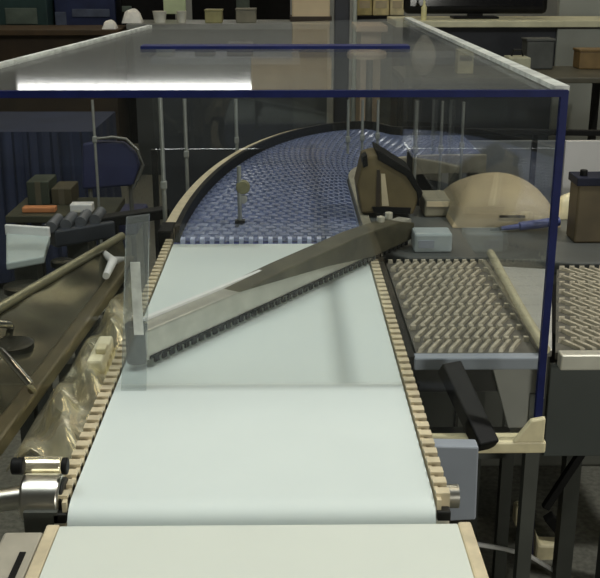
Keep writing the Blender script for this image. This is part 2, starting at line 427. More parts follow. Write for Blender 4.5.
# ------------------------------------------------------------------ acrylic guard
Z1 = 1.404
fl_ = V((-.61, 1.6, Z1)); fr_ = V((.439, 1.6, Z1)); br_ = PZ(402, 20, Z1); bl_ = PZ(150, 28, Z1)
br_.x = .436
gd = thing('safety_guard', (.0, 1.6, 0), 'clear acrylic guard box with blue edges standing over the belts', 'guard')
MB().prism([fl_, fr_, br_, bl_], (0, 0, .006)).build('roof_panel', ROOFA, gd)
MB().prism([V((x, 1.6, z)) for (x, z) in ((-.60, .906), (.228, .906), (.228, .80), (.439, .80), (.439, Z1), (-.60, Z1))], (0, .006, 0)).build('front_panel', CLEAR, gd)
YB = 3.6
MB().prism([V((.433, 1.61, .96)), V((.433, br_.y, .96)), V((.433, br_.y, Z1)), V((.433, 1.61, Z1))], (.006, 0, 0)).build('side_panel', CLEAR, gd)
zb = PY(280, 47, YB).z
BX((-.479, YB, .96), (.433, YB+.006, zb)).build('back_panel', CLEAR, gd)
BX((-.61, 1.594, Z1-.006), (.445, 1.602, Z1+.005)).build('edge_trim', TRIM, gd, 0, 'blue trim on the front top edge')
BX((.434, 1.594, .792), (.446, 1.606, Z1+.004)).build('edge_trim', TRIM, gd, 0, 'blue trim on the upright front edge')
ta, tb = PZ(142, 46.5, Z1+.010), PZ(409, 46.5, Z1+.010)
BX((ta.x, ta.y-.030, Z1+.006), (tb.x, ta.y+.030, Z1+.013)).build('edge_trim', TRIM, gd, 0, 'blue trim strip across the roof')
MB().bar(fl_.lerp(bl_, .02)+V((0, 0, .004)), bl_+V((0, 0, .004)), .014, .010).build('edge_trim', mat('frosted_edge', (.62, .64, .60), .3, 0, .3, 30), gd, 0, 'pale frosted left edge of the roof')
MB().bar(fr_+V((0, .01, .006)), br_+V((0, 0, .006)), .024, .008).build('edge_trim', MATS['frosted_edge'], gd, 0, 'pale frosted right edge of the roof')
BX((.21, 1.585, .775), (.455, 1.625, .798)).build('support_beam', CREAM, gd, .004, 'cream beam under the right of the front panel')
MB().prism([V((.395, 1.583, .797)), V((.45, 1.583, .797)), V((.45, 1.583, .845)), V((.425, 1.583, .840))], (0, .012, 0)).build('corner_gusset', CREAM, gd, .003, 'cream corner gusset')
MB().bar(PY(449, 366, 1.70), PY(487, 447, 1.575), .040, .03).build('diagonal_brace', BLACKP, gd, .003, 'black brace slanting down across the cream beam')
BX((.272, 1.60, 0), (.292, 1.62, .775)).build('leg', DARK, gd)
BX((.435, 3.585, 0), (.455, 3.605, .96)).build('leg', DARK, gd)
BX((-.49, 3.585, 0), (-.47, 3.605, .96)).build('leg', DARK, gd)
# hanging clear strip near the left belt edge
mb = MB(); pts = []
a = PY(126, 218, 1.585); b = PY(149, 215, 1.585); c = PY(146, 392, 1.585); d = PY(121, 392, 1.585)
pts = [a, b, c]
for k in range(1, 8):
    t = k/8*math.pi; m_ = (c+d)/2; r_ = (c.x-d.x)/2
    pts.append(V((m_.x+r_*math.cos(t), 1.585, m_.z-r_*1.3*math.sin(t))))
pts.append(d)
MB().prism(pts, (0, .010, 0)).build('hanging_strip', STRIPA, gd, 0, 'hazy clear strip hanging at the left belt edge, rounded at the bottom')
MB().box(PY(134, 335, 1.582), PY(140, 262, 1.584)).build('strip_streak', MATS['frosted_edge'], gd, 0, 'pale streak on the hanging strip')  # thin pale box drawn as the streak down the strip

# ------------------------------------------------------------------ upright posts along the guide rails
first = None
posts = [(165, 213, 98, 'left-hand slim grey post just before the tan curve rail'), (187, 172, 99, 'slim grey post outside the tan curve rail, second along it'),
         (234, 168, 99, 'taller slim grey post where the tan curve rail bends'), (98, 166, 100, 'faint slim post standing apart, nearest the blue chair'),
         (347, 168, 100, 'slim post first along the inner rail of the blue curve'), (361, 163, 100, 'slim post second along the inner rail of the blue curve'),
         (376, 158, 100, 'slim post third along the inner rail, just above the brown carton'),
         (415, 166, 101, 'slim post right of the brown carton'), (440, 164, 101, 'slim post midway between brown carton and beige parcel'),
         (461, 160, 102, 'slim post behind the beige parcel, last of its row')]
def to_px(p):                        # photo column of a point
    q = cam.matrix_basis.inverted() @ p; return 300-1000*q.x/q.z
def beside(path, px, off, lo, hi):
    best = None
    for k in range(lo, hi):
        t = (path[k+1]-path[k]).normalized(); l = V((-t.y, t.x, 0)); p = path[k]+l*off
        if best is None or abs(to_px(p)-px) < abs(to_px(best)-px): best = p
    return best.copy()
for i, (px, pb, pt, lab) in enumerate(posts):
    base = PZ(px, pb, .90)
    if i == 2: base = beside(outer, 236, .055, 5, 30)
    elif i == 3: base = PZ(px, 190, .75)
    elif 4 <= i < 7: base = PZ(px, pb, .90); base.y = 3.86+.05*(i-4); base.x = PY(px, 200, base.y).x
    top = PY(px, pt, base.y).z
    base.z = .890 if 4 <= i < 7 else 0
    t = thing('guide_post', base, lab, 'post', 'slim guide posts along the curve')
    MB().tube([base, V((base.x, base.y, top))], .0065 if i < 3 else .0055, 10).build('rod', mat('dull_grey_rod', (.36, .37, .34), .35, .4, .1, 30), t)
    zc = .90+(top-.90)*.25
    BX((base.x-.009, base.y-.009, zc-.012), (base.x+.009, base.y+.009, zc+.012)).build('clamp', MATS['dull_grey_rod'], t, .003)

# knob bracket hanging over the blue belt
kb = thing('sensor_bracket', PZ(240, 222, .9), 'small dull bracket with a round eye standing on the blue link belt edge', 'bracket')
pb = PZ(240, 222, .902)
MB().tube([pb, pb+V((0, 0, .16))], .006, 8).build('stem', MATS['dull_grey_rod'], kb)
MB().tube([pb+V((.010, -.006, .10)), pb+V((.010, .014, .10))], .020, 14).build('sensor_eye', mat('olive_plastic', (.20, .19, .10), .4, 0, .2, 30), kb, .003)
MB().tube([pb+V((.010, -.004, .065)), pb+V((.010, .012, .065))], .012, 12).build('clamp', GREY, kb, .002)
BX(pb+V((-.014, -.012, -.002)), pb+V((.014, .012, .006))).build('foot', DARK, kb)

# ------------------------------------------------------------------ parcels
def outline_parcel(name, label, cat, pix, z0, depth, m, bevel):
    base = PZ(sum(p[0] for p in pix)/len(pix), max(p[1] for p in pix), z0); y = base.y
    t = thing(name, V((base.x, y+depth/2, z0)), label, cat)
    pts = [PY(px, py, y) for (px, py) in pix]
    for p in pts: p.z = max(p.z, z0+.001)
    MB().prism(pts, (0, depth, 0)).build('body', m, t, bevel)
    return t, y
t, y = outline_parcel('carton', 'brown gable-topped carton with black upper edge, standing past the diverter bar', 'carton',
                      [(361, 213), (413, 215), (421, 193), (411, 173), (378, 155), (364, 158), (357, 187)], .9115, .13, KRAFT, .006)
MB().prism([PY(381, 174, y-.003), PY(385, 174, y-.003), PY(389, 206, y-.003), PY(382, 206, y-.003)], (0, .003, 0)).build('tape_strip', KRAFTL, t, 0, 'pale upright tape strip')
MB().prism([PY(376, 150, y-.004), PY(381, 152, y-.004), PY(411, 171, y-.004), PY(423, 193, y-.004), (PY(418, 204, y-.004)), PY(417, 193, y-.004), PY(406, 176, y-.004), PY(378, 160, y-.004)], (0, .14, 0)).build('top_edge', BLACKP, t, .002, 'black edge along the sloping top')  # black strip along the sloping top and right side
MB().prism([PY(362, 158, y-.004), PY(367, 155, y-.004), PY(368, 166, y-.004), PY(363, 168, y-.004)], (0, .06, 0)).build('corner_tab', BLACKP, t)
MB().prism([PY(377, 170, y-.002), PY(380, 170, y-.002), PY(380, 206, y-.002), PY(376, 206, y-.002)], (0, .002, 0)).build('fold_line', BROWN, t)
MB().prism([PY(372, 207, y-.006), PY(411, 208, y-.006), PY(410, 214, y-.006), PY(374, 213, y-.006)], (0, .006, 0)).build('base_strip', BLACKP, t)

# beige padded parcel: a soft pillow
def pillow(name, label, cat, c, sx, sy, sz, m, n=16, e=2.6, top=1):
    t = thing(name, c, label, cat); mb = MB(); c = V(c)
    g = []
    for i in range(n+1):
        row = []
        for j in range(n+1):
            u = -1+2*i/n; v_ = -1+2*j/n
            hgt = (max(0, 1-abs(u)**e)*max(0, 1-abs(v_)**e))**.5
            row.append((u, v_, hgt*(1+.04*math.sin(5*u+3*v_))))
        g.append(row)
    for sgn, k in ((1, 1.0), (-1, .0)):
        vs = [[mb.bm.verts.new(c+V((u*sx, v_*sy, (.004+hh*sz) if sgn > 0 else 0.0))) for (u, v_, hh) in row] for row in g]
        for i in range(n):
            for j in range(n): mb.bm.faces.new([vs[i][j], vs[i+1][j], vs[i+1][j+1], vs[i][j+1]])
        if sgn > 0: up = vs
        else: lo = vs
    ring = lambda q: [q[i][0] for i in range(n)]+[q[n][j] for j in range(n)]+[q[i][n] for i in range(n, 0, -1)]+[q[0][j] for j in range(n, 0, -1)]
    a, b = ring(up), ring(lo)
    for i in range(len(a)): mb.bm.faces.new([a[i], a[(i+1) % len(a)], b[(i+1) % len(a)], b[i]])
    mb.smooth = True
    o = mb.build('body', m, t)
    return t
c = PZ(508, 224, .903); c.y += .13; c.x -= .012; c.z = .9025
bp = pillow('padded_parcel', 'large rounded beige padded parcel lying on the dark deck', 'parcel', c, .150, .17, .105, BEIGE)
BX((c.x-.02, c.y-.168, .930), (c.x+.05, c.y-.160, .936)).build('seam_mark', BROWN, bp)
pa, pb2 = PZ(503, 230, .915), PZ(558, 217, .935)
tl = thing('hand_tool', V((pa.x, pa.y-.02, .902)), 'slim dark blue hand tool lying beside the beige padded parcel', 'tool')
qa, qb = V((pa.x, c.y-.215, .912)), V((pb2.x, c.y-.192, .926))
MB().tube([qa, qa.lerp(qb, .3), qa.lerp(qb, .32), qb], [.006, .008, .012, .013], 10).build('shaft', mat('blue_grip', (.08, .10, .28), .35, 0, .15, 20), tl)
MB().tube([qa+(qa-qb).normalized()*.03, qa], [.003, .006], 8).build('tip', BLACKP, tl)

rb = PZ(600, 243, .903)
bb_ = thing('carton', V((rb.x+.03, rb.y+.04, .902)), 'dark brown carton at the far right, on the dark deck outside the guard', 'carton')
BX((PY(574, 240, rb.y).x, rb.y, .903), (PY(640, 240, rb.y).x, rb.y+.08, PY(600, 180, rb.y).z)).build('body', mat('dark_carton_board', (.09, .068, .034), .6, 0, .25, 10), bb_, .005)
BX((PY(572, 240, rb.y).x, rb.y-.004, PY(600, 186, rb.y).z), (PY(642, 240, rb.y).x, rb.y+.084, PY(600, 179, rb.y).z+.003)).build('lid_edge', mat('black_navy_lid', (.012, .014, .028), .6, 0, .2, 8, spec=.2), bb_, .002)
MB().tube([V((PY(587, 176, rb.y).x, rb.y+.03, PY(587, 181, rb.y).z)), V((PY(587, 176, rb.y).x, rb.y+.03, PY(587, 172, rb.y).z))], .010, 12).build('knob', BLACKP, bb_, .002)
pw = pillow('crumpled_paper', 'crumpled cream paper behind the left corner of the dark brown carton', 'paper', PZ(568, 216, .9025), .040, .04, .062, CREAM, 8)

cw = thing('cardboard_box', V((.50, 2.75, .902)), 'low olive-grey box between brown carton and beige parcel', 'box')
p0 = PY(421, 228, 2.86); p1 = PY(452, 195, 2.86)
BX((p0.x, 2.80, .903), (p1.x-.014, 2.93, p1.z)).build('body', mat('olive_grey_board', (.22, .20, .14), .6, 0, .2, 10), cw, .006)
BX((p0.x+.005, 2.797, p1.z-.02), (p1.x-.02, 2.80, p1.z-.005)).build('tape_strip', KRAFTL, cw)

brl = thing('barrier_rail', V((1.3, 4.62, 0)), 'long black rail on posts running right behind the blue curve', 'rail')
qa, qb = PY(392, 130, 4.62), PY(680, 134, 4.62)
MB().bar(qa, qb, .03, .026).build('rail', BLACKP, brl, .004)
for f in (.02, .5, .97):
    p = qa.lerp(qb, f); BX((p.x-.012, 4.63, 0), (p.x+.012, 4.65, p.z)).build('post', BLACKP, brl)
# grey panel far right behind the guard
gp = thing('grey_screen', V((1.6, 4.8, 0)), 'grey screen with a paler right end standing behind the long black rail', 'panel')
a = PY(440, 205, 4.9); b = PY(562, 141, 4.9)
BX((a.x, 4.9, .08), (b.x, 4.93, b.z)).build('sheet', mat('pale_grey_sheet', (.20, .21, .22), .5, 0, .15, 3), gp, .003)
a2 = b.x+.02; b2 = PY(690, 140, 4.9).x
BX((a2, 4.9, .08), (b2, 4.93, b.z)).build('pale_sheet', mat('pale_lilac_sheet', (.62, .61, .60), .5, 0, .08, 3), gp, .003, 'pale sheet at its right end')
for x in (a.x+.1, b.x-.1, b2-.1): BX((x-.02, 4.80, 0), (x+.02, 5.03, .08)).build('foot', DARK, gp)

# ------------------------------------------------------------------ left side: steel chute, folded covers, bits
ch = thing('steel_chute', PZ(60, 350, 0)*0+V((-.62, 1.95, 0)), 'dark reflective steel chute running in from the left towards the white belt', 'chute')
l1, l2 = PZ(-60, 346, .87), PZ(122, 238, .87); r1, r2 = PZ(-20, 466, .82), PZ(130, 262, .82)
mb = MB()
n = 10
top = [[l1.lerp(l2, i/n).lerp(r1.lerp(r2, i/n), j/4)+V((0, 0, -.012*math.sin(j/4*math.pi)+random.uniform(-.004, .004))) for j in range(5)] for i in range(n+1)]
vt = [[mb.bm.verts.new(p) for p in row] for row in top]; vb = [[mb.bm.verts.new(p+V((0, 0, -.02))) for p in row] for row in top]
for i in range(n):
    for j in range(4):
        mb.bm.faces.new([vt[i][j], vt[i+1][j], vt[i+1][j+1], vt[i][j+1]]); mb.bm.faces.new([vb[i][j], vb[i+1][j], vb[i+1][j+1], vb[i][j+1]])
    for j in (0, 4): mb.bm.faces.new([vt[i][j], vt[i+1][j], vb[i+1][j], vb[i][j]])
for i in (0, n):
    for j in range(4): mb.bm.faces.new([vt[i][j], vt[i][j+1], vb[i][j+1], vb[i][j]])
mb.smooth = True
mb.build('chute_bed', OLIVE, ch)
MB().tube([l1+V((0, 0, .006)), l2+V((0, 0, .006))], .011, 12).build('rim_rail', mat('olive_rail', (.38, .36, .24), .3, .6, .15, 20), ch, 0, 'thin rail along the far rim')
MB().bar(r1+V((0, 0, .004)), r2+V((0, 0, .004)), .035, .03).build('rim_bar', mat('dark_olive_bar', (.15, .13, .075), .35, .6, .2, 12), ch, .006, 'broad dark bar along the near rim')
for (px, py, rr) in ((24, 287, .05), (12, 345, .045), (62, 262, .03)):  # flat dark discs drawn as the dark patches on the bed
    p = PZ(px, py, .84)
    MB().lathe(p, [(rr, -.01), (rr, .004), (rr*.8, .007), (0.001, .007)], 20).build('dark_disc', mat('near_black_disc', (.03, .03, .022), .3, .5, .2, 20), ch, 0, 'dark round disc on the chute bed')
for p in (l1.lerp(l2, .35), r1.lerp(r2, .45), l1.lerp(l2, .9), r1.lerp(r2, .9)):
    BX((p.x-.018, p.y-.018, 0), (p.x+.018, p.y+.018, p.z-.03)).build('leg', CHAR, ch)

fc = thing('folded_cover', V((-.42, 1.6, 0)), 'crumpled shiny steel cover sheet along the left rail of the long white belt', 'cover')
EL = [PZ(6, 470, .775), PZ(36, 418, .775), PZ(62, 378, .775), PZ(86, 342, .775), PZ(108, 308, .775), PZ(126, 280, .775)]
ER = [V((-.327, y_, .868)) for y_ in (1.305, 1.43, 1.60, 1.78, 1.98, 2.15)]
mb = MB(); NU, NV = 44, 8
def lp(path, t):
    f = t*(len(path)-1); i = min(int(f), len(path)-2); return path[i].lerp(path[i+1], f-i)
grid = []
for i in range(NU+1):
    row = []
    for j in range(NV+1):
        u, v_ = i/NU, j/NV
        p = lp(EL, u).lerp(lp(ER, u), v_)
        edge = math.sin(math.pi*v_)
        p.z += edge*(.034+.017*math.sin(25*u+4*v_)+.009*math.sin(47*u-9*v_+1))
        row.append(p)
    grid.append(row)
vt = [[mb.bm.verts.new(p) for p in r_] for r_ in grid]; vb = [[mb.bm.verts.new(p+V((0, 0, -.005))) for p in r_] for r_ in grid]
for i in range(NU):
    for j in range(NV):
        for v_ in (vt, vb): mb.bm.faces.new([v_[i][j], v_[i+1][j], v_[i+1][j+1], v_[i][j+1]])
    for j in (0, NV): mb.bm.faces.new([vt[i][j], vt[i+1][j], vb[i+1][j], vb[i][j]])
for i in (0, NU):
    for j in range(NV): mb.bm.faces.new([vt[i][j], vt[i][j+1], vb[i][j+1], vb[i][j]])
mb.smooth = True
mb.build('sheet', SHINY, fc)
for yy in (1.34, 2.0): BX((-.36, yy-.015, 0), (-.333, yy+.015, .855)).build('leg', CHAR, fc)
# cream junction block on the cover
jb = thing('junction_block', PZ(95, 362, .86), 'cream block on the crumpled steel cover beside the white belt', 'block')
a = PZ(86, 362, .89); b = PZ(112, 340, .89)
BX((a.x, a.y, .845), (b.x, b.y+.02, .893)).build('housing', mat('cream_plastic', (.80, .74, .52), .35, 0, .06, 20), jb, .006)
BX((a.x+.012, a.y+.03, .893), (a.x+.032, a.y+.06, .905)).build('knob', CREAM, jb, .003)

MB().tube([PZ(-8, 348, .87), PZ(2, 352, .885), PZ(18, 370, .885), PZ(30, 384, .875), PZ(32, 390, .85)], .008, 12).build('handle', mat('mirror_steel', (.9, .88, .8), .12, 1, .05, 20), ch, 0, 'bright polished tube added as a glint on the chute')  # no real handle: tube shaped as a lamp streak on the steel
MB().tube([PZ(-14, 322, .87), PZ(0, 324, .885), PZ(9, 325, .878), PZ(11, 327, .85)], .008, 12).build('handle', MATS['mirror_steel'], ch, 0, 'short polished tube added as a glint near the far rim')  # second made-up tube, standing for a highlight
# white cable clip on the chute rail
wc = thing('cable_clip', PZ(112, 268, .84), 'bright white forked clip on the chute beside the hanging clear strip', 'clip')
k0, k1, k2, k3 = PZ(103, 252, .86), PZ(113, 261, .86), PZ(124, 259, .86), PZ(106, 276, .86)
MB().tube([k0, k1, k2], [.008, .012, .006], 10).build('arm', WHITE, wc)
MB().tube([k1, k3], [.012, .009], 10).build('stem', WHITE, wc)
MB().tube([PZ(116, 282, .83), PZ(70, 345, .83)], .006, 8).build('cable', CREAM, wc)

# white panel and dark mechanism at far left
lb = PZ(25, 264, .87)
wp = thing('pale_tray', V((lb.x, lb.y+.05, 0)), 'pale grey-green tray at the far left behind the steel chute', 'tray')
q = [PZ(6, 263, .89), PZ(44, 256, .89), PZ(50, 236, .89), PZ(6, 233, .89)]
MB().prism(q, (0, 0, -.02)).build('tray_bed', mat('pale_green_grey', (.42, .48, .46), .4, 0, .08, 8), wp, .004)
q2 = [p+V((0, 0, .0)) for p in (q[3], q[2])]
MB().bar(q2[0]+V((0, 0, .01)), q2[1]+V((0, 0, .01)), .012, .03).build('tray_lip', WHITE, wp, .003)
m_ = sum(q, V())/4
BX((m_.x-.03, m_.y-.03, 0), (m_.x+.03, m_.y+.03, .87)).build('pedestal', CHAR, wp)

mech = thing('drive_mechanism', PZ(78, 240, 0)*0+V((-.62, 2.75, 0)), 'dark grey roller mechanism behind the upper end of the steel chute', 'mechanism')
m0, m1 = PZ(48, 236, .86), PZ(108, 226, .86)
MB().bar(m0, m1, .10, .05).build('housing', mat('dark_blue_grey_paint', (.04, .045, .055), .4, .2, .2, 12), mech, .006)
for k in range(4):
    p = m0.lerp(m1, .12+k*.24)
    MB().tube([p+V((0, -.05, .035)), p+V((0, .05, .035))], .016, 14).build('roller', mat('dim_roller_steel', (.16, .17, .19), .35, .5, .2, 20), mech)
mm = (m0+m1)/2
BX((mm.x-.03, mm.y-.03, 0), (mm.x+.03, mm.y+.03, .84)).build('pedestal', CHAR, mech)
MB().bar(PZ(96, 222, .88), PZ(166, 212, .88), .05, .03).build('cross_bar', BLACKP, mech, .003)

# ------------------------------------------------------------------ background left
cart = thing('work_table', V((-1.0, 3.45, 0)), 'low dark table behind the steel chute carrying the orange strip and white box', 'table')
a = PY(8, 214, 3.3); b = PY(100, 214, 3.3); zt = .60
a, b = PZ(5, 216, zt+.02), PZ(112, 216, zt+.02)
BX((a.x, a.y, zt-.01), (b.x, a.y+.34, zt+.02)).build('table_top', mat('olive_table_top', (.05, .05, .03), .5, 0, .3, 6), cart, .004)
for x in (a.x+.05, b.x-.05):
    for yy in (a.y+.05, a.y+.30): BX((x-.02, yy-.02, 0), (x+.02, yy+.02, zt-.01)).build('leg', DARK, cart)
p = PZ(38, 213, zt+.021); 
os_ = tag(BX(PZ(22, 213, zt+.021), PZ(55, 213, zt+.021)+V((0, .05, .022))).build('orange_strip', mat('orange_plastic', (.62, .25, .10), .45, 0, .1, 20), None, .004), 'flat orange strip lying on the low dark table at the left', 'strip')
ws = thing('small_box', PZ(81, 213, zt+.021), 'small white box beside the orange strip on the low dark table', 'box')
BX(PZ(70, 213, zt+.021), PZ(92, 213, zt+.021)+V((0, .06, .035))).build('body', WHITE, ws, .004)
BX(PZ(72, 213, zt+.056), PZ(80, 213, zt+.056)+V((0, .03, .004))).build('lid_tab', GREY, ws)
for i, (p0x, p1x, hgt, mcol, lab) in enumerate(((28, 50, .10, (.07, .09, .06), 'dark green carton behind the orange strip'), (52, 72, .07, (.12, .10, .05), 'olive carton behind the white box'),
                                      (108, 138, .0, (.16, .15, .07), ''))):
    if hgt == 0: continue
    p, q = PZ(p0x, 205, zt+.021), PZ(p1x, 205, zt+.021)
    t = thing('carton', (p+q)/2, lab, 'carton', 'cartons on the low dark table')
    BX(p, q+V((0, .16, hgt))).build('body', mat('carton_tone_%d' % i, tuple(c*.5 for c in mcol), .6, 0, .2, 12), t, .004)
    BX(V(((p.x+q.x)/2-.012, p.y-.001, p.z)), V(((p.x+q.x)/2+.012, p.y, p.z+hgt))).build('tape_strip', mat('dull_tape', (.10, .09, .06), .4, 0, .1, 20), t)

# blue draped table
bt = thing('draped_table', V((-2.0, 5.2, 0)), 'long table under a dark blue cloth at the back left', 'table')
a = PY(-60, 132, 4.9); b = PY(92, 132, 4.9)
BX((a.x+.03, 4.93, .70), (b.x-.03, 5.57, a.z-.006)).build('table_top', CHAR, bt)
for x in (a.x+.1, b.x-.1): BX((x-.02, 5.2, 0), (x+.02, 5.24, .7)).build('leg', DARK, bt)
mb = MB()
per = []
x0, x1, y0, y1 = a.x, b.x, 4.9, 5.6
nseg = 60
for k in range(nseg): per.append(V((x0+(x1-x0)*k/nseg, y0, 0)))
for k in range(16): per.append(V((x1, y0+(y1-y0)*k/16, 0)))
for k in range(nseg): per.append(V((x1-(x1-x0)*k/nseg, y1, 0)))
for k in range(16): per.append(V((x0, y1-(y1-y0)*k/16, 0)))
cx = V(((x0+x1)/2, (y0+y1)/2, 0))
up, lo = [], []
for k, p in enumerate(per):
    o = (p-cx).normalized(); f = .02+.018*math.sin(k*1.3)+.010*math.sin(k*2.9)
    up.append(mb.bm.verts.new(V((p.x, p.y, a.z)))); q = p+o*f; lo.append(mb.bm.verts.new(V((q.x, q.y, .05))))
mb.bm.faces.new(up)
for k in range(len(per)): mb.bm.faces.new([up[k], up[(k+1) % len(per)], lo[(k+1) % len(per)], lo[k]])
mb.smooth = True
mb.build('cloth', mat('dark_blue_cloth', (.018, .026, .062), .75, 0, .25, 5), bt, 0, 'dark blue cloth hanging in folds')

# blue curved-back chair
hc = PY(112, 190, 4.3)
chr_ = thing('chair', V((hc.x, 4.45, 0)), 'round-backed blue chair with a thin grey hoop frame at the back left', 'chair')
arc = [PY(96, 139, 4.3), PY(112, 137, 4.3), PY(126, 139, 4.3), PY(138, 150, 4.3), PY(143, 165, 4.3), PY(138, 180, 4.3), PY(133, 188, 4.3)]
MB().tube(arc, .0065, 10).build('back_frame', mat('dull_silver', (.20, .20, .18), .35, .5, .1, 20), chr_)
MB().prism([PY(82, 144, 4.31), PY(96, 141, 4.31), PY(124, 142, 4.31), PY(136, 153, 4.31), PY(140, 166, 4.31), PY(133, 186, 4.31), PY(82, 190, 4.31)], (0, .03, 0)).build('backrest', mat('blue_upholstery', (.025, .03, .085), .6, 0, .15, 10), chr_, .01)
xl, xr = PY(84, 190, 4.3).x, PY(134, 190, 4.3).x
BX((xl, 4.33, .44), (xr, 4.72, .50)).build('seat', MATS['blue_upholstery'], chr_, .015)
for x in (xl+.02, xr-.02):
    for yy in (4.34, 4.70): MB().tube([V((x, yy, 0)), V((x, yy, .44))], .011, 10).build('leg', MATS['dull_silver'], chr_)
for x in (xl+.02, xr-.02): MB().tube([V((x, 4.345, .44)), V((x, 4.33, .72))], .010, 10).build('back_post', MATS['dull_silver'], chr_)

# standing bits among the dark left background
def cabinet(px0, px1, pyt, y, depth, m, label, panel=None, pm=None, name='machine_cabinet', cat='cabinet', group=None):
    a = PY(px0, pyt, y); b = PY(px1, pyt, y)
    t = thing(name, V(((a.x+b.x)/2, y+depth/2, 0)), label, cat, group)
    body = BX((a.x, y, 0.0), (b.x, y+depth, a.z)).build('body', m, t, .01)
    if panel:
        for pn in (panel if isinstance(panel, list) else [panel]):
            (u0, v0, u1, v1) = pn
            p = PY(u0, v0, y); q = PY(u1, v1, y)
            BX((p.x, y-.015, min(p.z, q.z)), (q.x, y, max(p.z, q.z))).build('panel', pm, t, .004)
    return t
PAN = mat('slate_blue_panel', (.09, .11, .17), .5, 0, .3, 8)
PAN2 = mat('grey_green_panel', (.10, .13, .11), .5, 0, .3, 8)
cabinet(-70, 42, -60, 9.2, .8, TEAL, 'tall dark teal machine cabinet at the top left corner', [(5, 8, 38, 24)], PAN2)
cabinet(50, 112, -50, 9.4, .8, NAVY, 'tall navy machine cabinet second from the top left corner', [(72, 9, 110, 17), (55, 12, 67, 26)], PAN)
cabinet(118, 163, -55, 9.3, .8, BLACKP, 'tall black machine cabinet left of the pale green panel', [(122, 6, 132, 12)], PAN2)
cabinet(190, 290, -50, 10.5, .6, BLACKP, 'wide black cabinet between the pale green panel and tan column', [(236, -10, 250, 26)], PAN2)
gpn = thing('notice_board', PY(175, 14, 8.6)*1, 'small upright pale green board near the top edge', 'board')
gpn.location.z = 0
MB().bar(PY(175, 28, 8.6)*1, V((PY(175, 28, 8.6).x, 8.6, .01)), .03, .03).build('stand', DARK, gpn)
a = PY(164, 14, 8.58); b = PY(185, -16, 8.58)
BX((a.x, 8.56, a.z), (b.x, 8.6, b.z)).build('face', mat('pale_green_card', (.62, .72, .45), .5, 0, .1, 6), gpn, .004)
BX((a.x-.03, 8.55, .0), (b.x+.03, 8.65, .02)).build('foot', DARK, gpn)

# benches along the back
def bench(px0, px1, pyt, y, depth, mt, label, front=None):
    a = PY(px0, pyt, y); b = PY(px1, pyt, y)
    t = thing('counter', V(((a.x+b.x)/2, y+depth/2, 0)), label, 'counter')
    BX((a.x, y, a.z-.04), (b.x, y+depth, a.z)).build('counter_top', mt, t, .004)
    BX((a.x+.04, y+.05, 0), (b.x-.04, y+depth-.03, a.z-.04)).build('front_panel', front or CHAR, t)
    return t, a.z
_, z1 = bench(-80, 118, 30, 7.6, .6, mat('brown_bench_top', (.06, .036, .016), .5, 0, .3, 5), 'long dark brown counter at the back left below the dark cabinets', BROWN)
_, z2 = bench(126, 333, 24, 7.8, .6, mat('grey_bench_top', (.22, .23, .22), .4, 0, .2, 6), 'grey-topped counter at the back, left of the tan column', mat('grey_green_front', (.05, .055, .055), .6, 0, .25, 3))
pp = PY(133, 27, 7.75)
for (px, sx, lab) in ((133, .075, 'larger crumpled white cloth on the counter end near the black cabinet'), (110, .05, 'smaller crumpled white cloth on the long dark brown counter')):
    zz = z2 if px > 120 else z1
    yy = 7.95 if px > 120 else 7.72
    pillow('crumpled_cloth', lab, 'cloth', V((PY(px, 25, yy).x, yy, zz+.001)), sx, .07, .10 if px > 120 else .06, mat('white_cloth', (.85, .85, .82), .7, 0, .04, 10, bump=.6, bscale=25), 8)
for i, (px0, px1, hp, col, lab) in enumerate(((152, 166, 21, (.75, .75, .68), 'small white tub on the grey-topped counter'), (176, 186, 21, (.7, .7, .62), 'pale cup beside the white tub on the grey-topped counter'),
                                 (205, 222, 18, (.35, .33, .16), 'olive box on the grey-topped counter'), (236, 256, 17, (.22, .21, .16), 'drab grey box on the grey-topped counter'))):
    x0, x1 = PY(px0, 22, 7.9).x, PY(px1, 22, 7.9).x; zt_ = PY(px0, hp, 7.9).z+.05
    t = thing('storage_box' if i > 1 else 'tub', V(((x0+x1)/2, 7.96, z2)), lab, 'box' if i > 1 else 'tub')
    m_ = mat('counter_item_%d' % i, col, .5, 0, .15, 12)
    if i > 1:
        BX((x0, 7.90, z2+.001), (x1, 8.05, zt_)).build('body', m_, t, .006)
        BX((x0-.004, 7.896, zt_), (x1+.004, 8.054, zt_+.012)).build('lid', m_, t, .003)
    else:
        r_ = (x1-x0)/2
        MB().lathe(V(((x0+x1)/2, 7.96, z2+.001)), [(r_*.8, 0), (r_, .08), (r_*1.05, .085), (r_*.9, .086)], 18).build('body', m_, t)
# mid table seen through the roof
_, z3 = bench(150, 300, 58, 6.2, .5, mat('slate_top', (.13, .15, .19), .4, 0, .2, 6), 'low slate-blue counter seen through the acrylic roof', mat('slate_front', (.03, .034, .04), .6, 0, .25, 4))
for i, (px, w_, hh, col, lab) in enumerate(((205, .12, .06, (.06, .06, .05), 'black case on the low slate-blue counter'), (240, .16, .08, (.07, .06, .05), 'dark brown case on the low slate-blue counter'), (165, .10, .05, (.3, .32, .28), 'grey case on the low slate-blue counter'))):
    x = PY(px, 58, 6.3).x
    t = thing('equipment_case', V((x, 6.36, z3)), lab, 'case')
    m_ = mat('case_tone_%d' % i, col, .5, 0, .2, 12)
    BX((x-w_/2, 6.28, z3+.001), (x+w_/2, 6.44, z3+hh)).build('body', m_, t, .008)
    MB().tube([V((x-.03, 6.36, z3+hh)), V((x-.02, 6.36, z3+hh+.02)), V((x+.02, 6.36, z3+hh+.02)), V((x+.03, 6.36, z3+hh))], .005, 8).build('handle', DARK, t)

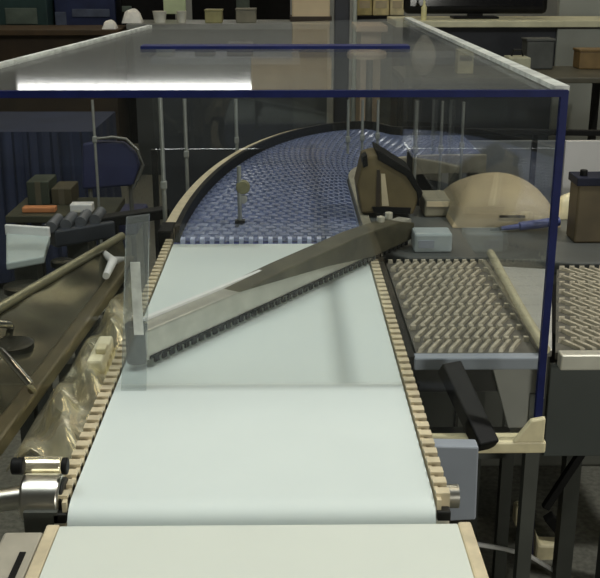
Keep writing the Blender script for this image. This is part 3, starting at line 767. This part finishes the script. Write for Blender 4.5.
# tan column, dark post, pale strip
col_ = PY(311, 30, 9.0)
tc_ = thing('tan_column', V((col_.x, 9.15, 0)), 'broad tan board column standing on the grey-topped counter', 'column')
a, b = PY(292, 0, 8.1), PY(330, 0, 8.1)
tc_.location = V(((a.x+b.x)/2, 8.2, z2))
BX((a.x, 8.1, z2+.001), (b.x, 8.35, 3.2)).build('shaft', mat('tan_board', (.74, .61, .41), .6, 0, .12, 3), tc_, .01)
BX((a.x-.015, 8.08, z2+.001), (b.x+.015, 8.37, z2+.04)).build('plinth', BROWN, tc_, .004)
a, b = PY(250, 0, 8.07), PY(332, 0, 8.07)
BX((a.x, 8.05, 1.93), (b.x, 8.098, 2.7)).build('reflected_board', MATS['tan_board'], tc_, .006)  # unseen board added to widen the beige reflection in the roof
dp = thing('dark_post', V((PY(343, 0, 8.2).x, 8.25, 0)), 'dark slate post right of the tan column', 'post')
a, b = PY(335, 0, 8.2), PY(350, 0, 8.2)
BX((a.x, 8.2, 0), (b.x, 8.32, 2.6)).build('shaft', mat('slate_post', (.05, .055, .07), .5, 0, .15, 5), dp, .006)
BX((a.x-.0, 8.16, 0), (b.x+.02, 8.36, .04)).build('foot', DARK, dp, .004)
ps = thing('pale_post', V((PY(355, 0, 8.1).x, 8.1, 0)), 'thin pale post beside the dark slate post', 'post')
MB().tube([V((PY(355, 0, 8.1).x, 8.1, 0)), V((PY(355, 0, 8.1).x, 8.1, 2.4))], .018, 12).build('shaft', mat('pale_post_paint', (.50, .54, .50), .4, 0, .1, 10), ps)
BX((ps.location.x-.06, 8.04, 0), (ps.location.x+.06, 8.16, .02)).build('foot', DARK, ps)

# peach table with yellow cartons
_, z4 = bench(356, 388, 26, 7.0, .5, mat('peach_board', (.75, .58, .42), .5, 0, .15, 5), 'small peach-coloured counter right of the pale post', mat('peach_front', (.62, .48, .34), .6, 0, .15, 4))
a = PY(357, 16, 8.6)
sh = thing('shelf_stand', V((PY(380, 0, 8.6).x, 8.85, 0)), 'dark stand behind the peach counter holding yellow cartons', 'stand')
b = PY(406, 14, 8.6)
BX((a.x, 8.6, a.z-.04), (b.x, 9.1, a.z)).build('shelf_board', BLACKP, sh, .004)
BX((a.x+.03, 8.65, 0), (b.x-.03, 9.05, a.z-.04)).build('cabinet_body', CHAR, sh)
for i, (p0x, p1x, hh, col, lab) in enumerate(((357, 372, .30, (.60, .50, .22), 'olive-yellow carton, first on the dark stand'), (373, 389, .34, (.78, .66, .34), 'pale yellow carton in the middle of the dark stand'), (390, 404, .28, (.80, .70, .42), 'cream-yellow carton at the end of the dark stand'))):
    x0, x1 = PY(p0x, 10, 8.65).x, PY(p1x, 10, 8.65).x
    t = thing('carton', V(((x0+x1)/2, 8.75, a.z)), lab, 'carton', 'yellow cartons on the dark stand')
    BX((x0, 8.65, a.z+.001), (x1, 8.9, a.z+hh)).build('body', mat('yellow_tone_%d' % i, col, .6, 0, .2, 14), t, .006)
    BX((x0+.02, 8.647, a.z+.06), (x1-.02, 8.65, a.z+.12)).build('tape_strip', KRAFTL, t)
# peach stool and hanging pouch seen through the roof
sc = PY(368, 52, 6.45)
stl = thing('stool', V((sc.x, 6.55, 0)), 'round peach-topped stool on one stem, seen through the acrylic roof', 'stool')
MB().lathe(V((sc.x, 6.55, sc.z-.05)), [(.08, 0), (.125, .005), (.13, .03), (.12, .048), (.001, .05)], 24).build('seat', mat('peach_vinyl', (.72, .58, .42), .4, 0, .1, 10), stl)
MB().tube([V((sc.x+.02, 6.55, .03)), V((sc.x+.02, 6.55, sc.z-.05))], .022, 14).build('stem', MATS['dull_silver'], stl)
MB().lathe(V((sc.x+.02, 6.55, 0)), [(.17, 0), (.17, .012), (.03, .035), (.022, .04)], 24).build('base', STEEL, stl)

# ------------------------------------------------------------------ background right
_, z5 = bench(396, 640, 21, 6.6, .6, mat('cream_counter_edge', (.62, .60, .42), .45, 0, .12, 8), 'long cream-edged counter at the back right under the black screen', mat('counter_front_dark', (.018, .02, .026), .6, 0, .3, 3))
a, b = PY(556, 60, 6.6), PY(634, 60, 6.6)
BX((a.x, 6.62, .05), (b.x, 6.648, z5-.05)).build('side_panel', mat('grey_side_panel', (.26, .27, .24), .6, 0, .1, 4), [o for o in COL.objects if o.name.startswith('counter') and o.parent is None][-1], .004, 'pale grey panel at the right of the counter front')
mon = thing('monitor', V((PY(480, 12, 6.9).x, 6.95, z5)), 'wide black screen with rounded corners on the cream-edged counter', 'screen')
a, b = PY(404, 14, 6.85), PY(553, -58, 6.85)
bz = BX((a.x, 6.85, a.z), (b.x, 6.93, b.z)).build('bezel', BLACKP, mon, .03)
BX((a.x+.04, 6.846, a.z+.05), (b.x-.04, 6.85, b.z-.04)).build('display', mat('dark_glass', (.008, .008, .01), .1, 0, .1, 5), mon)
BX(((a.x+b.x)/2-.15, 6.82, z5+.001), ((a.x+b.x)/2+.15, 7.0, z5+.015)).build('foot', BLACKP, mon, .004)
BX(((a.x+b.x)/2-.05, 6.87, z5+.014), ((a.x+b.x)/2+.05, 6.91, a.z+.01)).build('neck', BLACKP, mon)
px_ = PY(428, 10, 6.7)
yp = thing('bottle', V((PY(424, 10, 6.68).x, 6.68, z5)), 'thin pale yellow bottle on the counter before the black screen', 'bottle')
MB().lathe(V((yp.location.x, 6.68, z5+.001)), [(.016, 0), (.018, .01), (.018, .08), (.007, .10), (.007, .13)], 16).build('body', mat('pale_yellow_plastic', (.70, .66, .36), .4, 0, .1, 20), yp)
MB().lathe(V((yp.location.x, 6.68, z5+.131)), [(.009, 0), (.009, .014), (.001, .015)], 12).build('cap', WHITE, yp)

a, b = PY(556, 50, 7.6), PY(690, 50, 7.6)
pt = thing('partition_screen', V(((a.x+b.x)/2, 7.65, 0)), 'plain grey partition at the top right behind the counter', 'partition')
BX((a.x, 7.6, .05), (b.x, 7.66, 2.6)).build('sheet', mat('partition_grey', (.40, .42, .38), .6, 0, .08, 3), pt, .006)
for x in (a.x+.2, b.x-.2): BX((x-.03, 7.45, 0), (x+.03, 7.8, .05)).build('foot', DARK, pt)

# bags standing before the counter
def pouch(px, pyt, pyb, y, wpx, m, label):
    a = PY(px, pyt, y); b = PY(px, pyb, y); wd = wpx/1000*y*.5
    t = thing('pouch_bag', V((b.x, y, b.z)), label, 'bag')
    prof = []
    mb = MB(); n = 14
    rows = []
    for i in range(n+1):
        f = i/n; z = b.z+(a.z-b.z)*f; r_ = wd*(math.sin(math.pi*min(.97, max(.06, f**.8)))**.55)
        rows.append((r_, z))
    rings = []
    for (r_, z) in rows: rings.append([mb.bm.verts.new(V((b.x+r_*math.cos(k*math.pi/8), y+.45*r_*math.sin(k*math.pi/8), z))) for k in range(16)])
    for i in range(n):
        for k in range(16): mb.bm.faces.new([rings[i][k], rings[i][(k+1) % 16], rings[i+1][(k+1) % 16], rings[i+1][k]])
    mb.bm.faces.new(rings[0][::-1]); mb.bm.faces.new(rings[-1]); mb.smooth = True
    mb.build('body', m, t)
    MB().tube([V((b.x-.02, y, a.z-.015)), V((b.x, y, a.z+.03)), V((b.x+.02, y, a.z-.015))], .005, 8).build('handle', DARK, t)
    return t
lt = thing('work_table', V((PY(470, 78, 5.6).x, 5.85, 0)), 'low dark table before the back right counter, seen through the roof', 'table')
a, b = PY(404, 78, 5.5), PY(640, 78, 5.5); zl = a.z
BX((a.x, 5.5, zl-.03), (b.x, 6.15, zl)).build('table_top', mat('dim_grey_top', (.07, .065, .045), .45, 0, .25, 6), lt, .004)
for x in (a.x+.05, b.x-.05):
    for yy in (5.55, 6.1): BX((x-.02, yy-.02, 0), (x+.02, yy+.02, zl-.03)).build('leg', DARK, lt)
def on_table(px, yy): return PY(px, 78, yy)
t = pouch(423, 36, 76, 5.65, 24, mat('grey_beige_bag', (.50, .45, .36), .5, 0, .15, 12), 'upright grey-beige pouch on the low table, seen through the roof')
dz = zl+.001-t.location.z; t.location.z += dz
a_, b_ = on_table(457, 5.7), on_table(473, 5.7)
t = thing('carton', V(((a_.x+b_.x)/2, 5.75, zl)), 'cream upright carton on the low dark table, seen through the roof', 'carton')
hz = PY(460, 50, 5.7).z
BX((a_.x, 5.7, zl+.001), (b_.x, 5.8, hz)).build('body', mat('cream_card', (.78, .70, .42), .5, 0, .15, 10), t, .005)
BX((a_.x+.01, 5.697, hz-.06), (b_.x-.01, 5.70, hz-.03)).build('tape_strip', KRAFT, t)
a_, b_ = on_table(508, 5.7), on_table(530, 5.7)
t = thing('toolbox', V(((a_.x+b_.x)/2, 5.78, zl)), 'pale grey toolbox on the low dark table near the guard corner', 'toolbox')
BX((a_.x, 5.7, zl+.001), (b_.x, 5.86, zl+.09)).build('body', mat('pale_olive_grey', (.38, .38, .27), .5, 0, .2, 12), t, .008)
MB().tube([V((a_.x+.03, 5.78, zl+.09)), V((a_.x+.04, 5.78, zl+.125)), V((b_.x-.04, 5.78, zl+.125)), V((b_.x-.03, 5.78, zl+.09))], .006, 8).build('handle', DARK, t)
for i, (px0, px1, hh, col, lab) in enumerate(((578, 618, .10, (.20, .13, .05), 'flat orange-brown box on the low table at the right edge'), (525, 552, .16, (.07, .075, .07), 'dark grey box on the low table near the guard corner'))):
    yy = 5.95; a_, b_ = on_table(px0, yy), on_table(px1, yy)
    t = thing('storage_box', V(((a_.x+b_.x)/2, yy+.07, zl)), lab, 'box')
    m_ = mat('right_box_%d' % i, col, .55, 0, .2, 12)
    BX((a_.x, yy, zl+.001), (b_.x, yy+.14, zl+hh)).build('body', m_, t, .006)
    BX((a_.x-.005, yy-.005, zl+hh), (b_.x+.005, yy+.145, zl+hh+.014)).build('lid', m_, t, .003)

# ------------------------------------------------------------------ floor level, lower right
cab = [PZ(470, 543, .25)*1, PZ(505, 549, .18), PZ(530, 556, .12), PZ(556, 572, .06), PZ(575, 590, .03), PZ(590, 610, .012)]
cpts = []
for i in range(len(cab)-1):
    for k in range(6): cpts.append(cab[i].lerp(cab[i+1], k/6))
cpts.append(cab[-1])
tag(MB().tube(cpts, .006, 8).build('cable', WHITE), 'thin white cable curving down to the floor at the lower right', 'cable')

fs = thing('stand', PZ(535, 560, 0), 'small cream-footed stand with a dark blue pole on the floor at the lower right', 'stand')
yb = fs.location.y
MB().tube([V((PY(529, 560, yb).x, yb, .02)), PY(533, 470, yb)], .011, 12).build('pole', mat('dark_blue_pole', (.02, .02, .09), .35, 0, .15, 20), fs, 0, 'dark blue pole')
MB().prism([PY(516, 508, yb-.02), PY(526, 506, yb-.02), PY(531, 535, yb-.02), PY(530, 548, yb-.02), PY(522, 540, yb-.02), PY(515, 525, yb-.02)], (0, .04, 0)).build('side_foot', CREAM, fs, .008, 'cream curved foot')
MB().prism([PY(536, 532, yb+.0), PY(541, 545, yb), PY(569, 546, yb), PY(570, 556, yb), PY(548, 566, yb), PY(534, 562, yb)], (0, .05, 0)).build('cross_foot', CREAM, fs, .008, 'cream wedge foot')
MB().bar(PY(548, 516, yb+.03), PY(568, 540, yb+.03), .03, .03).build('strut', BLACKP, fs, .003)

sk = thing('skirting_cabinet', V((.95, 2.95, 0)), 'dark charcoal cabinet front below the dark deck at the lower right', 'cabinet')
BX((.30, 2.98, 0), (1.45, 3.30, .80)).build('body', mat('charcoal_cabinet', (.13, .135, .115), .6, 0, .2, 4), sk, .01)
for x in (.55, .85, 1.15): BX((x-.006, 2.972, .05), (x+.006, 2.98, .78)).build('door_seam', BLACKP, sk)

# ------------------------------------------------------------------ hall lamps (reflected in steel and acrylic)
LAMP = mat('warm_lamp_glow', (1, .95, .8), .5, 0, 0, 5, emit=(1, .84, .55), estr=11)
TUBE = mat('white_tube_glow', (1, 1, 1), .5, 0, 0, 5, emit=(1, 1, .96), estr=6)
f0 = None; n = 0
for ix, x in enumerate((-3.6, -1.2, 1.2, 3.6)):
    for iy, y in enumerate((2.5, 5.5, 8.5, 11.5)):
        if f0 is None:
            f0 = thing('ceiling_lamp', (x, y, 6.5), 'long warm lamp hung under the hall ceiling', 'lamp', 'ceiling lamps')
            BX((x-.14, y-.6, 6.44), (x+.14, y+.6, 6.5)).build('housing', WHITE, f0, .005)
            BX((x-.11, y-.57, 6.43), (x+.11, y+.57, 6.4395)).build('diffuser', LAMP, f0)
        else: copy_tree(f0, (x, y, 6.5))
a = V((-4.2, 15.9, 3.05)); b = V((-.5, 15.95, 3.17))
sl = thing('strip_lamp', V((-2.5, 16, 3.1)), 'long white strip lamp on the back wall, mirrored along the acrylic roof front', 'lamp')
BX((a.x-.05, 15.95, 2.96), (b.x+.05, 16.0, 3.22)).build('wall_mount', WHITE, sl, .005)
BX(a, b).build('diffuser', TUBE, sl)
